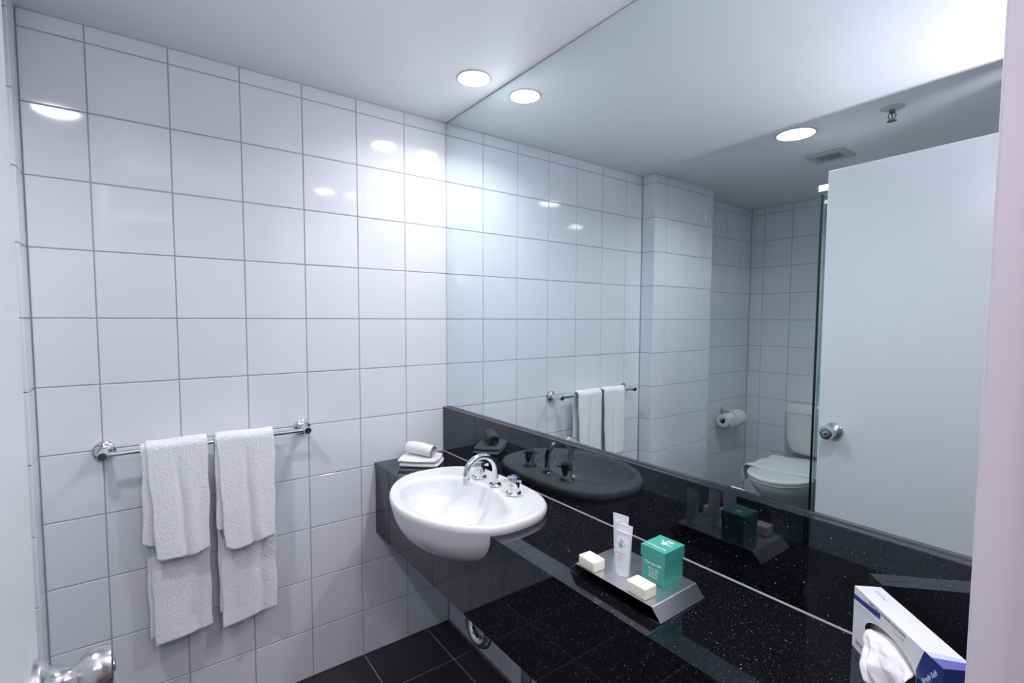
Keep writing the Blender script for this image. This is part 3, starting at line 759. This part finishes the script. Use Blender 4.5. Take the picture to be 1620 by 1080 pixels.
tw = thing('hand_towel', 'white hand towel hanging on the rail, left of the pair', 'towel', (RX, -1.01, RZ), group='hand towels on the rail')
hang('outer_fold', tw, -1.092, -0.931, 0.640, 0.362, 0.012, 0.022, 0.011, 0.7, 0.020, 0.56)
hang('inner_fold', tw, -1.103, -0.960, 0.690, 0.385, -0.004, 0.006, 0.004, 1.9, 0.0, 0.5)
tw = thing('hand_towel', 'white hand towel hanging on the rail, nearest the basin', 'towel', (RX, -0.82, RZ), group='hand towels on the rail')
hang('outer_fold', tw, -0.907, -0.733, 0.628, 0.352, 0.012, 0.022, 0.011, 2.6, 0.022, 0.55)
hang('inner_fold', tw, -0.912, -0.760, 0.690, 0.400, -0.004, 0.006, 0.004, 0.4, 0.0, 0.5)

# ------------------------------------------------------------------ ceiling fittings
def downlight(x, y, label, wts, k=1.0):
    t = thing('downlight', label, 'downlight', (x, y, ZC), group='recessed ceiling downlights')
    obj('trim_ring', lathe(B(), (x, y, ZC+0.0005), (0, 0, -1), [(-0.0, 0.062*k), (0.003, 0.062*k), (0.005, 0.060*k), (0.004, 0.0555*k), (0.0015, 0.055*k)], 48), 'alu', t)
    obj('lens', lathe(B(), (x, y, ZC+0.0002), (0, 0, -1), [(0.0, 0.0548*k), (0.0022, 0.0548*k), (0.0030, 0.043*k), (0.0032, 0)], 40), 'lens', t)
    ld_ = bpy.data.lights.new('downlight_lamp', 'AREA'); lo = bpy.data.objects.new('downlight_lamp', ld_); C.objects.link(lo); lo.parent = t
    ld_.shape = 'DISK'; ld_.size = 0.09; ld_.energy = wts; ld_.color = (0.93, 0.945, 1.0); lo.location = (0, 0, -0.006)
    ld_.spread = math.radians(150)
downlight(0.408, -0.115, 'round recessed downlight above the wash basin', DOWNLIGHT_W*0.85)
downlight(0.848, -1.348, 'larger round recessed downlight in mid ceiling, seen in mirror', DOWNLIGHT_W*1.1, 1.38)
downlight(1.48, -0.095, 'round recessed downlight over the tissue box end of the counter', DOWNLIGHT_W)
downlight(1.36, -2.12, 'unseen downlight added over the shower to brighten the toilet end', DOWNLIGHT_W*0.6)  # unseen lamp, added to lift the dark shower and toilet end
sk = thing('sprinkler_head', 'small pendent fire sprinkler on the ceiling above door', 'sprinkler', (1.205, -1.357, ZC))
obj('escutcheon', lathe(B(), (1.205, -1.357, ZC), (0, 0, -1), [(0, 0.040), (0.003, 0.040), (0.010, 0.022), (0.010, 0.0)], 32), 'alu', sk)
fr = obj('frame', lathe(B(), (1.205, -1.357, ZC-0.009), (0, 0, -1), [(0, 0.010), (0.012, 0.010), (0.014, 0.006), (0.016, 0.003), (0.040, 0.0025), (0.044, 0)], 16), 'brass', sk)
for s in (-1, 1):
    obj('yoke_arm', tube(B(), [(1.205+s*0.008, -1.357, ZC-0.02), (1.205+s*0.013, -1.357, ZC-0.034), (1.205+s*0.003, -1.357, ZC-0.052)], 0.0022, 8), 'brass', sk)
obj('deflector', lathe(B(), (1.205, -1.357, ZC-0.052), (0, 0, -1), [(0, 0.0165), (0.0015, 0.0165), (0.002, 0.004), (0.002, 0)], 20), 'brass', sk)
vt = thing('ceiling_vent', 'square exhaust grille on the ceiling seen in mirror', 'vent', (0.82, -1.80, ZC))
bm = B(); vx, vy, o1, i1, i2 = 0.822, -1.797, 0.088, 0.056, 0.050
for lo, hi in (((vx-o1, vy-o1, ZC-0.010), (vx+o1, vy-i2, ZC-0.0005)), ((vx-o1, vy+i2, ZC-0.010), (vx+o1, vy+o1, ZC-0.0005)), ((vx-o1, vy-i2, ZC-0.010), (vx-i1, vy+i2, ZC-0.0005)), ((vx+i1, vy-i2, ZC-0.010), (vx+o1, vy+i2, ZC-0.0005))): box(bm, lo, hi, 0.002, 1)
obj('frame', bm, 'alu', vt)
obj('duct', box(B(), (vx-i1, vy-i2, ZC-0.002), (vx+i1, vy+i2, ZC-0.0006)), 'dark', vt, smooth=False)
for k in range(9):
    x = vx - i1 + 0.112*(k+0.5)/9
    obj('slat', box(B(), (x-0.0035, vy-i2, ZC-0.009), (x+0.0035, vy+i2, ZC-0.006)), 'ventgrey', vt, smooth=False)

# ------------------------------------------------------------------ toilet alcove (seen in the mirror)
tx, tyb = 0.505, YB
to = thing('toilet', 'white close-coupled toilet against the rear wall, seen in mirror', 'toilet', (tx, -2.3, 0))
def rr_ring(cx, cy, hx, hy, z, r=0.35, n=48):
    out = []
    for i in range(n):
        t = 2*PI*i/n; c, s = math.cos(t), math.sin(t); e = 2/ (2+ (1-r)*6)
        out.append(Vector((cx+hx*math.copysign(abs(c)**e, c), cy+hy*math.copysign(abs(s)**e, s), z)))
    return out
cist = rings_mesh(B(), [rr_ring(tx, -2.655, hx, hy, z) for z, hx, hy in ((0.445, 0.13, 0.060), (0.455, 0.160, 0.072), (0.50, 0.187, 0.080), (0.56, 0.196, 0.083), (0.735, 0.200, 0.084))])
obj('cistern', cist, 'ceramic2', to)
cl_ = obj('cistern_lid', rings_mesh(B(), [rr_ring(tx, -2.653, hx, hy, z) for z, hx, hy in ((0.7355, 0.200, 0.086), (0.738, 0.205, 0.088), (0.775, 0.205, 0.088), (0.788, 0.200, 0.084), (0.792, 0.185, 0.07))]), 'ceramic2', to)
obj('flush_button', lathe(B(), (tx, -2.655, 0.791), (0, 0, 1), [(0, 0.024), (0.004, 0.024), (0.005, 0.020), (0.005, 0)], 24), 'chrome', cl_)
def dring(y_back, y_front, hw, z, n=56):
    cy = (y_back*0.42+y_front*0.58); out = []
    for i in range(n):
        t = 2*PI*i/n; c, s = math.cos(t), math.sin(t)
        b = (y_back-cy) if s < 0 else (y_front-cy); e = 0.55 if s < 0 else 0.95
        out.append(Vector((tx+hw*math.copysign(abs(c)**(0.9 if s > 0 else 0.7), c), cy + (abs(b)*abs(s)**e)*(1 if s > 0 else -1), z)))
    return out
pan = rings_mesh(B(), [dring(yb_, yf_, hw, z) for z, yb_, yf_, hw in ((0.0, -2.60, -2.12, 0.105), (0.02, -2.60, -2.11, 0.108), (0.12, -2.60, -2.13, 0.098), (0.20, -2.60, -2.08, 0.110), (0.28, -2.60, -1.99, 0.145), (0.34, -2.60, -1.925, 0.172), (0.375, -2.60, -1.90, 0.182), (0.395, -2.60, -1.895, 0.184))])
obj('pan', pan, 'ceramic2', to, angle=60)
obj('seat', rings_mesh(B(), [dring(-2.54, yf_, hw, z) for z, yf_, hw in ((0.397, -1.89, 0.182), (0.400, -1.885, 0.186), (0.410, -1.885, 0.186), (0.413, -1.89, 0.183))]), 'plastic', to, angle=50)
obj('seat_lid', rings_mesh(B(), [dring(-2.54, yf_, hw, z) for z, yf_, hw in ((0.415, -1.885, 0.184), (0.418, -1.88, 0.188), (0.428, -1.88, 0.188), (0.433, -1.89, 0.182), (0.436, -1.93, 0.150), (0.437, -2.05, 0.05))]), 'plastic', to, angle=50)
obj('outlet', tube(B(), [(tx, -2.58, 0.18), (tx, -2.66, 0.18), (tx, YB+0.004, 0.18)], 0.05, 20), 'plastic', to)
# bath mat over the back of the lid, hanging down on the left
bmt = B(); g = []
NX, NY = 60, 20
for i in range(NX+1):
    row = []
    for j in range(NY+1):
        s = -0.30 + 0.50*i/NX; v_ = j/NY
        yy = -2.47 + 0.38*v_ - 0.02*math.sin(s*9)*v_
        if s > -0.185: x, z = tx + s, 0.4405 + 0.0015*math.sin(14*s+5*v_)
        else:
            q = -0.185 - s; x, z = tx - 0.190 - 0.040*min(1, q/0.05) - 0.008*math.sin(14*v_+20*q), 0.4405 - max(0, q-0.018)*1.15
            yy += 0.03*math.sin(6*v_)*q/0.115
        row.append(bmt.verts.new((x, yy, z)))
    g.append(row)
for i in range(NX):
    for j in range(NY): bmt.faces.new((g[i][j], g[i+1][j], g[i+1][j+1], g[i][j+1]))
bo = obj('bath_mat', bmt, 'terry', angle=80); props(bo, 'white bath mat draped over the toilet lid, seen in mirror', 'bath mat')
sd = bo.modifiers.new('t', 'SOLIDIFY'); sd.thickness = 0.006; sd.offset = 0
# toilet roll holder with two rolls
hx, hz = XA+0.075, 0.665
th_ = thing('toilet_roll_holder', 'chrome double toilet roll holder on the alcove wall', 'roll holder', (XA, -2.40, hz))
obj('rosette', lathe(B(), (XA+0.0002, -2.385, hz+0.045), (1, 0, 0), [(0, 0.026), (0.005, 0.026), (0.010, 0.018), (0.012, 0.009)], 24), 'chrome', th_)
obj('arm', tube(B(), [(XA+0.01, -2.385, hz+0.045), (hx-0.015, -2.385, hz+0.04), (hx, -2.385, hz+0.02), (hx, -2.385, hz)], 0.007, 12), 'chrome', th_)
obj('spindle', tube(B(), [(hx, -2.262, hz), (hx, -2.56, hz-0.0)], 0.008, 14), 'chrome', th_)
def troll(y0, y1, r, label, tail):
    t = thing('toilet_roll', label, 'toilet roll', (hx, (y0+y1)/2, hz), group='toilet rolls on the holder')
    bm = B(); n = 36
    ring_ = lambda y, rad: [Vector((hx+rad*math.cos(2*PI*i/n), y, hz-0.0092+rad*math.sin(2*PI*i/n))) for i in range(n)]
    rs = [ring_(y0, 0.020), ring_(y0, r-0.002), ring_(y0-0.002, r), ring_(y1+0.002, r), ring_(y1, r-0.002), ring_(y1, 0.020)]
    vr = [[bm.verts.new(p) for p in q] for q in rs]
    for k in range(6):
        p, q = vr[k], vr[(k+1) % 6]
        for i in range(n): bm.faces.new((p[i], p[(i+1) % n], q[(i+1) % n], q[i]))
    ro = obj('paper', bm, 'paper', t)
    bm = B(); vr = [[bm.verts.new(p) for p in ring_(y, rad)] for y, rad in ((y0+0.001, 0.0199), (y0+0.001, 0.0175), (y1-0.001, 0.0175), (y1-0.001, 0.0199))]
    for k in range(4):
        p, q = vr[k], vr[(k+1) % 4]
        for i in range(n): bm.faces.new((p[i], p[(i+1) % n], q[(i+1) % n], q[i]))
    obj('core', bm, 'core', t)
    if tail:   # folded point of the loose sheet
        ym = (y0+y1)/2; xx = hx+r+0.001
        bm = prism(B(), [(-0.048, 0.02), (0.048, 0.02), (0.048, -0.01), (0.0, -0.055), (-0.048, -0.01)], (xx, ym, hz-0.005), (0, 1, 0), (0, 0, 1), (0.0012, 0, 0))
        obj('loose_end', bm, 'paper', ro)
troll(-2.272, -2.372, 0.047, 'part-used toilet roll with its core showing, in mirror', True)
troll(-2.402, -2.502, 0.060, 'full toilet roll on the holder nearest the rear wall', False)

# shower screen
gx, gy, gt = 0.905, -1.495, 0.010
sh = thing('shower_screen', 'clear green-edged glass shower screen beside toilet, in mirror', 'shower screen', (gx, gy, 0))
obj('glass_panel', box(B(), (gx, YB+0.012, 0.02), (gx+gt, gy, 1.975)), 'glass', sh, smooth=False)
obj('glass_door', box(B(), (gx+0.016, gy-gt, 0.02), (XE-0.02, gy, 1.975)), 'glass', sh, smooth=False)
obj('corner_seal', box(B(), (gx+0.001, gy+0.0005, 0.02), (gx+0.009, gy+0.004, 1.975)), 'black', sh, smooth=False)
obj('header', box(B(), (gx-0.006, gy-0.026, 1.986), (XE-0.003, gy+0.014, 2.016), 0.002, 1), 'alu', sh, smooth=False)
obj('header', box(B(), (gx-0.004, YB+0.006, 1.975), (gx+0.016, gy-0.029, 2.000), 0.002, 1), 'alu', sh, smooth=False)
kn = obj('knob', lathe(B(), (gx+0.055, gy+0.0005, 0.978), (0, 1, 0), [(0, 0.013), (0.032, 0.013), (0.033, 0.016), (0.052, 0.016), (0.054, 0.0145), (0.054, 0)], 24), 'chrome', sh)
obj('kerb', box(B(), (gx-0.02, YB+0.01, 0.001), (gx+0.03, gy+0.02, 0.0195), 0.003, 1), 'alu', sh, smooth=False)
obj('kerb', box(B(), (gx+0.031, gy-0.03, 0.001), (XE-0.004, gy+0.02, 0.0195), 0.003, 1), 'alu', sh, smooth=False)
